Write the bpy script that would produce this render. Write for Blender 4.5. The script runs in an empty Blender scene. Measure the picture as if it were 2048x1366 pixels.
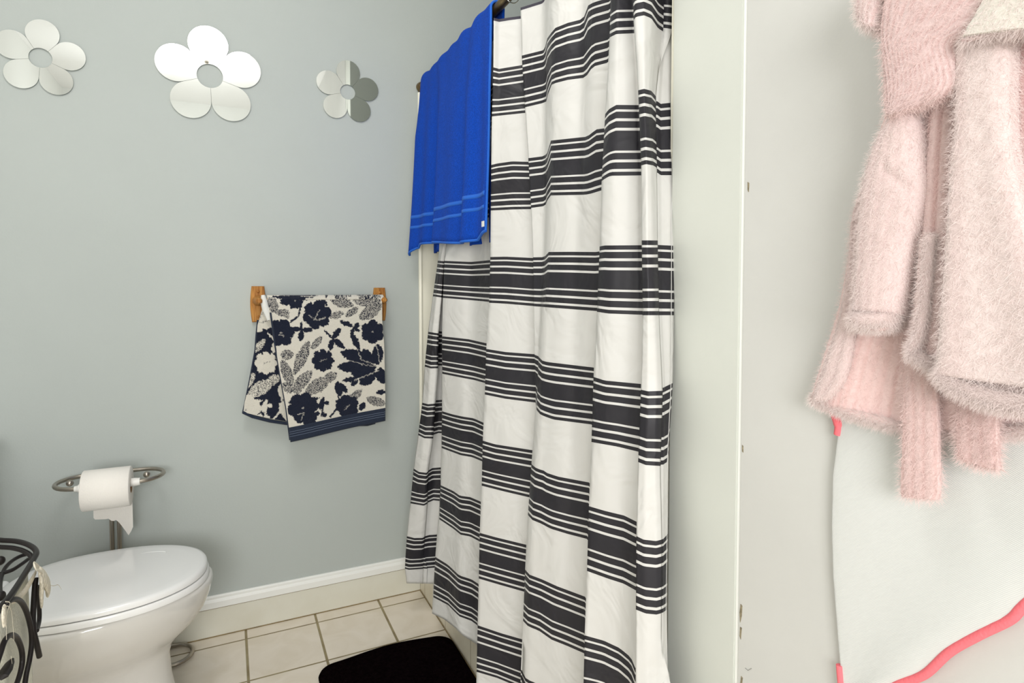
import bpy, bmesh, math, random
from math import sin, cos, pi, radians
from mathutils import Vector as V, Matrix, noise
random.seed(7)
C = bpy.context.scene.collection
sc = bpy.context.scene

# ------------------------------------------------------------------ camera
YAW, PITCH, FPX, PX0, PY0, EYE = radians(25.6), radians(2.1), 1186.0, 1024.0, 620.0, 1.17
cd = bpy.data.cameras.new('camera'); cam = bpy.data.objects.new('camera', cd); C.objects.link(cam)
cam.location = (0, 0, EYE); cam.rotation_euler = (radians(90) - PITCH, 0, -YAW)
cd.sensor_width = 36; cd.lens = 36 * FPX / 2048; cd.shift_y = (PY0 - 683) / 2048; cd.clip_start = .02
sc.camera = cam
vs = sc.view_settings; vs.view_transform = 'Standard'; vs.look = 'None'; vs.gamma = 1; vs.use_curve_mapping = False
vs.exposure = 0.12
w = bpy.data.worlds.new('world'); sc.world = w; w.use_nodes = True
w.node_tree.nodes['Background'].inputs[0].default_value = (.9, .95, 1, 1)
w.node_tree.nodes['Background'].inputs[1].default_value = .3
# ------------------------------------------------------------------ lights
def area(name, loc, tgt, size, power, col=(1, 1, 1), sy=None):
    l = bpy.data.lights.new(name, 'AREA'); l.size = size; l.energy = power; l.color = col
    if sy: l.shape = 'RECTANGLE'; l.size_y = sy
    o = bpy.data.objects.new(name, l); C.objects.link(o); o.location = loc
    o.rotation_euler = (V(tgt) - V(loc)).to_track_quat('-Z', 'Y').to_euler(); return o
area('key_fill', (-.42, -1.2, 1.3), (-.1, 2.2, .3), .9, 33, (1, .99, .985), .8)  # unseen key light added behind the camera, no fixture modelled
area('bounce_fill', (-.2, -.15, 2.2), (-.2, -1.3, 2.5), .6, 5.5, (1, .99, .98))  # bounce fill added to brighten the front wall and ceiling

area('overhead_fill', (-.1, .8, 2.6), (.0, 2.2, .0), .5, 9.5, (1, .985, .95))  # extra fill added from above to lift the floor and lower wall

Fw = V((sin(YAW) * cos(PITCH), cos(YAW) * cos(PITCH), -sin(PITCH)))
Rt = V((cos(YAW), -sin(YAW), 0)); Up = V((sin(YAW) * sin(PITCH), cos(YAW) * sin(PITCH), cos(PITCH)))
def ray(x, y): return Fw + Rt * ((x - PX0) / FPX) + Up * ((PY0 - y) / FPX)
def onX(x, y, X): d = ray(x, y); return V((0, 0, EYE)) + d * (X / d.x)
def onY(x, y, Y): d = ray(x, y); return V((0, 0, EYE)) + d * (Y / d.y)
def onZ(x, y, Z): d = ray(x, y); return V((0, 0, EYE)) + d * ((Z - EYE) / d.z)

WY, TX, DX, CEIL = 2.2, .655, .67, 2.75      # back wall, tub front, door wall, ceiling

# ------------------------------------------------------------------ materials
def mat(name, col, rough=.5, metal=0, bump=0, bscale=60, var=0, vscale=4, sheen=0, coat=0, spec=.5, sss=0, col2=None, detail=3, bdist=.01, trans=0):
    m = bpy.data.materials.new(name); m.use_nodes = True; nt = m.node_tree; b = nt.nodes['Principled BSDF']
    b.inputs['Base Color'].default_value = (*col, 1); b.inputs['Roughness'].default_value = rough
    b.inputs['Metallic'].default_value = metal; b.inputs['Specular IOR Level'].default_value = spec
    b.inputs['Sheen Weight'].default_value = sheen; b.inputs['Coat Weight'].default_value = coat
    b.inputs['Sheen Roughness'].default_value = .5
    tc = nt.nodes.new('ShaderNodeTexCoord')
    if var:
        n = nt.nodes.new('ShaderNodeTexNoise'); n.inputs['Scale'].default_value = vscale; n.inputs['Detail'].default_value = 4
        nt.links.new(tc.outputs['Object'], n.inputs['Vector'])
        mx = nt.nodes.new('ShaderNodeMix'); mx.data_type = 'RGBA'
        c2 = col2 or tuple(c * (1 - var) for c in col)
        mx.inputs[6].default_value = (*col, 1); mx.inputs[7].default_value = (*c2, 1)
        rp = nt.nodes.new('ShaderNodeMapRange'); rp.inputs[1].default_value = .35; rp.inputs[2].default_value = .65
        nt.links.new(n.outputs['Fac'], rp.inputs[0]); nt.links.new(rp.outputs[0], mx.inputs[0])
        nt.links.new(mx.outputs[2], b.inputs['Base Color'])
    if bump:
        n = nt.nodes.new('ShaderNodeTexNoise'); n.inputs['Scale'].default_value = bscale; n.inputs['Detail'].default_value = detail
        nt.links.new(tc.outputs['Object'], n.inputs['Vector'])
        bp = nt.nodes.new('ShaderNodeBump'); bp.inputs['Strength'].default_value = bump; bp.inputs['Distance'].default_value = bdist
        nt.links.new(n.outputs['Fac'], bp.inputs['Height']); nt.links.new(bp.outputs[0], b.inputs['Normal'])
    return m
def attr_mat(name, rough=.9, bump=.3, bscale=600, sheen=.3, bdist=.003):
    m = mat(name, (1, 1, 1), rough, bump=bump, bscale=bscale, sheen=sheen, bdist=bdist, spec=.2)
    nt = m.node_tree; a = nt.nodes.new('ShaderNodeAttribute'); a.attribute_name = 'Col'
    nt.links.new(a.outputs['Color'], nt.nodes['Principled BSDF'].inputs['Base Color']); return m

M = dict(
 wall=mat('wall_paint', (.475, .515, .497), .75, bump=.15, bscale=180, var=.03, vscale=2.5, spec=.3, bdist=.002),
 white=mat('white_paint', (.60, .60, .575), .5, bump=.12, bscale=120, var=.04, vscale=5, bdist=.002),
 door=mat('door_paint', (.63, .65, .60), .55, bump=.12, bscale=90, var=.03, vscale=3, bdist=.002),
 ceil=mat('ceiling_paint', (.9, .9, .89), .8),
 trim=mat('moulding_paint', (.86, .87, .84), .4),
 board=mat('cream_tile_base', (.72, .71, .62), .35, var=.06, vscale=8, col2=(.68, .66, .56)),
 grout=mat('brown_grout', (.30, .22, .10), .9, var=.3, vscale=40),
 dark=mat('interior_dark', (.1, .1, .09), .9),
 surr=mat('surround_plastic', (.92, .90, .77), .25, spec=.5),
 porc=mat('porcelain', (.70, .69, .66), .08, coat=.5, spec=.5),
 seat=mat('seat_plastic', (.87, .875, .87), .16, coat=.2),
 nickel=mat('brushed_nickel', (.42, .38, .33), .28, metal=1),
 iron=mat('black_iron', (.012, .009, .009), .42, spec=.3),
 rod=mat('bronze_rod', (.23, .16, .07), .35, metal=.8, var=.5, vscale=30),
 mirror=mat('mirror_glass', (.86, .89, .88), .02, metal=1),
 medge=mat('mirror_edge', (.25, .3, .28), .3, metal=.6),
 tp=mat('tissue_paper', (.86, .83, .78), .95, bump=.4, bscale=300, bdist=.002),
 card=mat('cardboard', (.35, .2, .1), .9),
 plast=mat('white_plastic', (.85, .84, .8), .35),
 mat_=mat('black_pile', (.006, .0035, .004), .95, bump=.9, bscale=350, var=.6, vscale=120, sheen=0, bdist=.006, spec=.0),
 blue=mat('blue_terry', (.0045, .075, .55), .95, bump=.9, bscale=420, var=.3, vscale=260, sheen=.03, bdist=.004, spec=.1),
 bluehem=mat('blue_hem', (.010, .125, .60), .85, bump=.5, bscale=500, sheen=.03, bdist=.002),
 navy=mat('navy_hem', (.008, .016, .038), .9, bump=.6, bscale=400, sheen=.2, bdist=.002),
 pink=mat('pink_plush', (.86, .60, .585), .95, bump=.5, bscale=260, sheen=.3, var=.08, vscale=30, col2=(.84, .55, .53), bdist=.006, spec=.1),
 palepink=mat('pale_pink_plush', (.87, .72, .70), .95, bump=.7, bscale=180, sheen=.3, var=.06, vscale=25, bdist=.008, spec=.1),
 ivory=mat('ivory_plush', (.72, .70, .63), .95, bump=.2, bscale=220, sheen=.3, bdist=.006, spec=.1),
 towelw=mat('white_towel', (.84, .85, .82), .95, bump=.8, bscale=480, bdist=.003, spec=.1),
 coral=mat('coral_binding', (.86, .17, .20), .8, bump=.4, bscale=300, bdist=.002),
 liner=mat('cream_liner', (.88, .88, .76), .9, bump=.3, bscale=200, var=.06, vscale=10),
 ribbon=mat('cream_ribbon', (.88, .82, .68), .9, bump=.5, bscale=150),
 chip=mat('chipped_wood', (.33, .28, .18), .9, var=.5, vscale=200),
 chrome=mat('chrome', (.7, .7, .68), .12, metal=1),
)
# wood
def wood():
    m = mat('oak_wood', (.50, .22, .055), .55, spec=.25); nt = m.node_tree; b = nt.nodes['Principled BSDF']
    tc = nt.nodes.new('ShaderNodeTexCoord'); mp = nt.nodes.new('ShaderNodeMapping'); mp.inputs['Scale'].default_value = (160, 160, 14)
    n = nt.nodes.new('ShaderNodeTexNoise'); n.inputs['Scale'].default_value = 1.2; n.inputs['Detail'].default_value = 5
    r = nt.nodes.new('ShaderNodeValToRGB'); r.color_ramp.elements[0].position = .35; r.color_ramp.elements[1].position = .6
    r.color_ramp.elements[0].color = (.30, .11, .02, 1); r.color_ramp.elements[1].color = (.52, .25, .06, 1)
    nt.links.new(tc.outputs['Object'], mp.inputs[0]); nt.links.new(mp.outputs[0], n.inputs['Vector'])
    nt.links.new(n.outputs['Fac'], r.inputs[0]); nt.links.new(r.outputs[0], b.inputs['Base Color']); return m
M['wood'] = wood()
def emis(name, col, s):
    m = mat(name, col, .5); b = m.node_tree.nodes['Principled BSDF']
    b.inputs['Emission Color'].default_value = (*col, 1); b.inputs['Emission Strength'].default_value = s; return m
M['lamp'] = emis('lamp_glass', (1, .98, .93), 1.5)

# tile floor: brick texture without offset, grout lines at measured world positions
def tile_mat(name, tc_axes, ox, oy, sx, sy, c1, c2, gw):
    m = mat(name, c1, .3, spec=.5); nt = m.node_tree; b = nt.nodes['Principled BSDF']
    g = nt.nodes.new('ShaderNodeNewGeometry'); sp = nt.nodes.new('ShaderNodeSeparateXYZ'); nt.links.new(g.outputs['Position'], sp.inputs[0])
    def ax(i, o, s, width):
        a = nt.nodes.new('ShaderNodeMath'); a.operation = 'SUBTRACT'; nt.links.new(sp.outputs[i], a.inputs[0]); a.inputs[1].default_value = o
        d = nt.nodes.new('ShaderNodeMath'); d.operation = 'PINGPONG'; nt.links.new(a.outputs[0], d.inputs[0]); d.inputs[1].default_value = s / 2
        l = nt.nodes.new('ShaderNodeMapRange'); nt.links.new(d.outputs[0], l.inputs[0])
        l.inputs[1].default_value = width * .7; l.inputs[2].default_value = width; l.inputs[3].default_value = 1; l.inputs[4].default_value = 0
        return l
    l1 = ax(tc_axes[0], ox, sx, gw); l2 = ax(tc_axes[1], oy, sy, gw * .75)
    mxm = nt.nodes.new('ShaderNodeMath'); mxm.operation = 'MAXIMUM'; nt.links.new(l1.outputs[0], mxm.inputs[0]); nt.links.new(l2.outputs[0], mxm.inputs[1])
    n = nt.nodes.new('ShaderNodeTexNoise'); n.inputs['Scale'].default_value = 9; n.inputs['Detail'].default_value = 6; n.inputs['Distortion'].default_value = 1
    nt.links.new(g.outputs['Position'], n.inputs['Vector'])
    cr = nt.nodes.new('ShaderNodeValToRGB'); e = cr.color_ramp.elements; e[0].position = .3; e[0].color = (*c2, 1); e[1].position = .62; e[1].color = (*c1, 1)
    nt.links.new(n.outputs['Fac'], cr.inputs[0])
    n2 = nt.nodes.new('ShaderNodeTexNoise'); n2.inputs['Scale'].default_value = 12; nt.links.new(g.outputs['Position'], n2.inputs['Vector'])
    gr = nt.nodes.new('ShaderNodeValToRGB'); e = gr.color_ramp.elements; e[0].position = .35; e[0].color = (.20, .145, .06, 1); e[1].position = .7; e[1].color = (.36, .30, .16, 1)
    nt.links.new(n2.outputs['Fac'], gr.inputs[0])
    mx = nt.nodes.new('ShaderNodeMix'); mx.data_type = 'RGBA'
    nt.links.new(mxm.outputs[0], mx.inputs[0]); nt.links.new(cr.outputs[0], mx.inputs[6]); nt.links.new(gr.outputs[0], mx.inputs[7])
    nt.links.new(mx.outputs[2], b.inputs['Base Color'])
    bp = nt.nodes.new('ShaderNodeBump'); bp.invert = True; bp.inputs['Strength'].default_value = .5; bp.inputs['Distance'].default_value = .002
    nt.links.new(mxm.outputs[0], bp.inputs['Height']); nt.links.new(bp.outputs[0], b.inputs['Normal'])
    return m
M['floor'] = tile_mat('floor_tile', (0, 1), .0375, 2.1305, .2266, .2345, (.84, .765, .66), (.76, .68, .56), .0046)
M['apron'] = tile_mat('apron_tile', (1, 2), 2.1305, .24, .2345, .235, (.76, .71, .58), (.68, .62, .48), .0018)

# ------------------------------------------------------------------ builders
def obj(name, verts, faces, m=None, parent=None, smooth=True, uvs=None, cols=None):
    me = bpy.data.meshes.new(name); me.from_pydata([tuple(v) for v in verts], [], faces); me.update()
    if smooth: me.polygons.foreach_set('use_smooth', [True] * len(me.polygons))
    if cols:
        a = me.color_attributes.new('Col', 'FLOAT_COLOR', 'POINT')
        a.data.foreach_set('color', [x for c in cols for x in (*c, 1)])
    if uvs:
        u = me.uv_layers.new(name='UVMap')
        for p in me.polygons:
            for li in p.loop_indices: u.data[li].uv = uvs[me.loops[li].vertex_index]
    o = bpy.data.objects.new(name, me); C.objects.link(o)
    if m: me.materials.append(m)
    if parent: o.parent = parent; o.matrix_parent_inverse = parent.matrix_world.inverted() if False else Matrix.Translation(-parent.location)
    return o
class MB:
    def __init__(s): s.v = []; s.f = []
    def add(s, v, f): k = len(s.v); s.v += [V(a) for a in v]; s.f += [tuple(i + k for i in q) for q in f]; return s
    def box(s, x0, x1, y0, y1, z0, z1, bev=0):
        bm = bmesh.new(); bmesh.ops.create_cube(bm, size=1)
        for v in bm.verts: v.co = V(((x0 + x1) / 2 + v.co.x * (x1 - x0), (y0 + y1) / 2 + v.co.y * (y1 - y0), (z0 + z1) / 2 + v.co.z * (z1 - z0)))
        if bev: bmesh.ops.bevel(bm, geom=bm.edges[:], offset=bev, segments=2, affect='EDGES')
        bm.verts.index_update(); s.add([v.co.copy() for v in bm.verts], [[v.index for v in f.verts] for f in bm.faces]); bm.free(); return s
    def tube(s, pts, r, n=10, closed=False, caps=True, flat=1.0, upv=None):
        pts = [V(p) for p in pts]; N = len(pts); rs = r if isinstance(r, (list, tuple)) else [r] * N
        k = len(s.v); prev = None
        for i, p in enumerate(pts):
            a = pts[(i - 1) % N] if closed or i > 0 else pts[0]; b = pts[(i + 1) % N] if closed or i < N - 1 else pts[-1]
            t = (b - a).normalized()
            if prev is None:
                u = V((0, 0, 1)) if abs(t.z) < .9 else V((1, 0, 0))
                if upv: u = V(upv)
                prev = u
            nx = t.cross(prev).normalized(); ny = nx.cross(t).normalized(); prev = ny
            for j in range(n):
                th = 2 * pi * j / n; s.v.append(p + nx * rs[i] * cos(th) + ny * rs[i] * flat * sin(th))
        for i in range(N if closed else N - 1):
            for j in range(n):
                a = k + i * n + j; b = k + i * n + (j + 1) % n; c = k + ((i + 1) % N) * n + (j + 1) % n; d = k + ((i + 1) % N) * n + j
                s.f.append((a, b, c, d))
        if not closed and caps:
            s.f.append(tuple(k + j for j in range(n))[::-1]); s.f.append(tuple(k + (N - 1) * n + j for j in range(n)))
        return s
    def sphere(s, c, r, n=12, sc_=(1, 1, 1)):
        bm = bmesh.new(); bmesh.ops.create_uvsphere(bm, u_segments=n, v_segments=n // 2 + 2, radius=1); bm.verts.index_update()
        s.add([V((c[0] + v.co.x * r * sc_[0], c[1] + v.co.y * r * sc_[1], c[2] + v.co.z * r * sc_[2])) for v in bm.verts], [[v.index for v in f.verts] for f in bm.faces]); bm.free(); return s
    def cyl(s, a, b, r, n=16): return s.tube([a, b], r, n)
    def build(s, name, m, parent=None, smooth=True):
        o = obj(name, s.v, s.f, m, parent, smooth)
        if smooth:
            md = o.modifiers.new('es', 'EDGE_SPLIT'); md.split_angle = radians(50)
        return o
def spline(pts, n=6, closed=False):
    pts = [V(p) for p in pts]; out = []; N = len(pts); R = range(N if closed else N - 1)
    for i in R:
        p0 = pts[(i - 1) % N] if closed or i > 0 else pts[0]; p1 = pts[i]; p2 = pts[(i + 1) % N]; p3 = pts[(i + 2) % N] if closed or i < N - 2 else pts[-1]
        for k in range(n):
            t = k / n; out.append(.5 * ((2 * p1) + (p2 - p0) * t + (2 * p0 - 5 * p1 + 4 * p2 - p3) * t * t + (3 * p1 - p0 - 3 * p2 + p3) * t ** 3))
    if not closed: out.append(pts[-1])
    return out
def tag(o, label, cat, group=None, kind=None):
    o['label'] = label; o['category'] = cat
    if group: o['group'] = group
    if kind: o['kind'] = kind
    return o
def thing(name, loc, label, cat, group=None):
    e = bpy.data.objects.new(name, None); C.objects.link(e); e.location = loc; e.empty_display_size = .05
    return tag(e, label, cat, group)
def struct(o, label=None):
    o['kind'] = 'structure'
    if label: o['label'] = label
    return o
def grid_faces(nr, nc, off=0):
    return [(off + i * nc + j, off + i * nc + j + 1, off + (i + 1) * nc + j + 1, off + (i + 1) * nc + j) for i in range(nr - 1) for j in range(nc - 1)]

# ================================================================== ROOM
XL, YF, XR = -1.15, -1.4, 1.42
NEAR = .783        # y of the corner where the door wall ends at the tub alcove
struct(MB().box(XL - .1, XR + .1, YF - .1, WY + .1, -.08, 0).build('floor', M['floor'], smooth=False), 'cream square floor tiles with brown grout')
struct(MB().box(XL - .1, XR + .1, YF - .1, WY + .1, CEIL, CEIL + .08).build('ceiling', M['ceil'], smooth=False), 'white ceiling')
struct(MB().box(XL - .1, XR + .1, WY, WY + .1, 0, CEIL).build('wall_back', M['wall'], smooth=False), 'pale grey-green painted wall behind the toilet')
struct(MB().box(XL - .1, XL, YF, WY, 0, CEIL).build('wall_left', M['trim'], smooth=False), 'white wall at the left')
struct(MB().box(XL, DX, YF - .1, YF, 0, CEIL).build('wall_front', M['trim'], smooth=False), 'white wall behind the viewer')
struct(MB().box(XR, XR + .1, NEAR - .1, WY, 0, CEIL).build('wall_alcove', M['wall'], smooth=False), 'wall at the far side of the tub alcove')
SEAM = .634
struct(MB().box(DX, XR, SEAM, NEAR, 0, CEIL, .002).build('wall_right', M['door'], smooth=False), 'off-white painted wall end beside the shower curtain')
ds = struct(MB().box(DX, DX + .1, YF, SEAM - .004, 0, CEIL, .003).build('door_1', M['white'], smooth=False), 'white painted door panel behind the robes')
struct(MB().box(DX + .002, DX + .1, SEAM - .005, SEAM, 0, CEIL).build('trim_1', M['trim'], smooth=False), 'narrow white bead between wall end and door')
# chipped paint along the seam
tr = bpy.data.objects['trim_1']
def chip(pts):
    vs_ = [onX(x, y, DX - .0008) for x, y in pts]; n = len(vs_)
    v2 = [p + V((.0016, 0, 0)) for p in vs_]
    return obj('paint_chip', vs_ + v2, [tuple(range(n)), tuple(range(2 * n - 1, n - 1, -1))] + [(i, (i + 1) % n, n + (i + 1) % n, n + i) for i in range(n)], M['chip'], tr, False)
for p in ([(1481, 1208), (1484, 1212), (1483, 1232), (1480, 1245), (1479, 1225)], [(1480, 1254), (1483, 1256), (1481, 1279), (1479, 1272)],
          [(1484, 890), (1486, 892), (1486, 905), (1484, 903)], [(1495, 364), (1498, 366), (1497, 384), (1495, 380)], [(1482, 1352), (1485, 1356), (1483, 1372), (1480, 1370)]):
    chip(p)
sm = MB().tube([onX(1490, 1336, DX - .0005), onX(1496, 1341, DX - .0005), onX(1503, 1337, DX - .0005)], .0004, 5)
sm.build('scuff_mark', mat('scuff', (.3, .3, .28), .8), ds)

# baseboards: moulded white top over a cream tiled base, dirty joint between
def sweep_profile(prof, x0, x1):   # prof (y offset from wall, z)
    v = []; n = len(prof)
    for x in (x0, x1): v += [(x, WY - a, z) for a, z in prof]
    f = [(i, i + 1, n + i + 1, n + i) for i in range(n - 1)] + [tuple(range(n)), tuple(range(2 * n - 1, n - 1, -1))]
    return MB().add(v, f)
struct(sweep_profile([(0, .138), (.004, .138), (.008, .134), (.008, .127), (.0105, .124), (.0125, .118), (.0125, .098), (0, .098)], XL, TX).build('trim_2', M['trim'], smooth=False), 'white moulding along the top of the base')
struct(sweep_profile([(0, .0965), (.009, .0965), (.0105, .095), (.0105, .002), (.0, .002)], XL, TX).build('baseboard_back', M['board'], smooth=False), 'cream base tiles along the back wall')
struct(sweep_profile([(0, .099), (.0108, .0985), (.0108, .096), (0, .096)], XL, TX).build('trim_3', M['grout'], smooth=False), 'dirty brown joint under the moulding')
struct(sweep_profile([(0, .003), (.0125, .003), (.0125, .0005), (0, .0005)], XL, TX).build('trim_4', M['grout'], smooth=False), 'dirty brown joint where base meets floor')
struct(MB().box(TX - .0025, TX, NEAR, WY, 0, .0025).build('trim_5', M['grout'], smooth=False), 'dirty brown joint along the tub front')
struct(MB().box(TX - .0005, TX + .01, WY - .0125, WY - .011, 0, .12).build('trim_6', M['grout'], smooth=False), 'dark joint in the corner by the tub')

# shower surround and tub
struct(MB().box(TX + .004, XR, WY - .012, WY, .32, 1.905, .003).build('wall_surround_back', M['surr'], None, False), 'glossy cream plastic surround panel beside the shower curtain')
struct(MB().tube([(TX + .008, WY - .011, .14), (TX + .008, WY - .011, 1.905)], .0075, 12).build('trim_7', M['surr']), 'rounded cream flange edging the surround')
struct(MB().box(XR - .012, XR, NEAR, WY - .012, .32, 1.905, .003).build('wall_surround_side', M['surr'], None, False), 'cream plastic surround panel on the far side of the tub')
struct(MB().box(TX + .02, XR - .012, NEAR, NEAR + .012, .32, 1.905, .003).build('wall_surround_near', M['surr'], None, False), 'cream plastic surround panel at the near end of the tub')
tb = thing('bathtub', (1.03, 1.5, 0), 'tile-fronted bathtub half hidden behind the striped curtain', 'bathtub')
MB().box(TX, TX + .05, NEAR, WY - .0, 0, .30).build('tiled_apron', M['apron'], tb, False)
v = []; f = []
x0, x1, y0, y1 = TX + .003, XR - .013, NEAR + .013, WY - .013
def rr(cx, cy, a, b, z, n=40, p=4): return [V((cx + a * math.copysign(abs(cos(t)) ** (2 / p), cos(t)), cy + b * math.copysign(abs(sin(t)) ** (2 / p), sin(t)), z)) for t in [2 * pi * i / n for i in range(n)]]
cx, cy = (x0 + x1) / 2, (y0 + y1) / 2; a, b = (x1 - x0) / 2, (y1 - y0) / 2
rings = [rr(cx, cy, a, b, .301, p=30), rr(cx, cy, a, b, .317, p=30), rr(cx, cy, a - .06, b - .08, .317), rr(cx, cy, a - .075, b - .1, .30), rr(cx, cy, a - .12, b - .18, .1), rr(cx, cy, a - .2, b - .26, .06)]
for r_ in rings: v += r_
for i in range(len(rings) - 1):
    for j in range(40): f.append((i * 40 + j, i * 40 + (j + 1) % 40, (i + 1) * 40 + (j + 1) % 40, (i + 1) * 40 + j))
f.append(tuple(5 * 40 + j for j in range(40)))
obj('basin', v, f, M['porc'], tb)

# ================================================================== SHOWER ROD + CURTAIN
RODX, RODZ = .668, 1.925
rd = thing('shower_rod', (RODX, 1.5, RODZ), 'bronze shower rod holding the striped curtain and the blue towel', 'curtain rod')
MB().cyl((RODX, NEAR + .013, RODZ), (RODX, WY - .013, RODZ), .0125, 20).build('tube', M['rod'], rd)
for yy, d in ((NEAR + .013, 1), (WY - .013, -1)):
    MB().tube([(RODX, yy, RODZ), (RODX, yy + d * .006, RODZ), (RODX, yy + d * .02, RODZ)], [.019, .019, .015], 20).build('end_flange', M['rod'], rd)

PER, H0 = .2372, 1.7257
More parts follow.
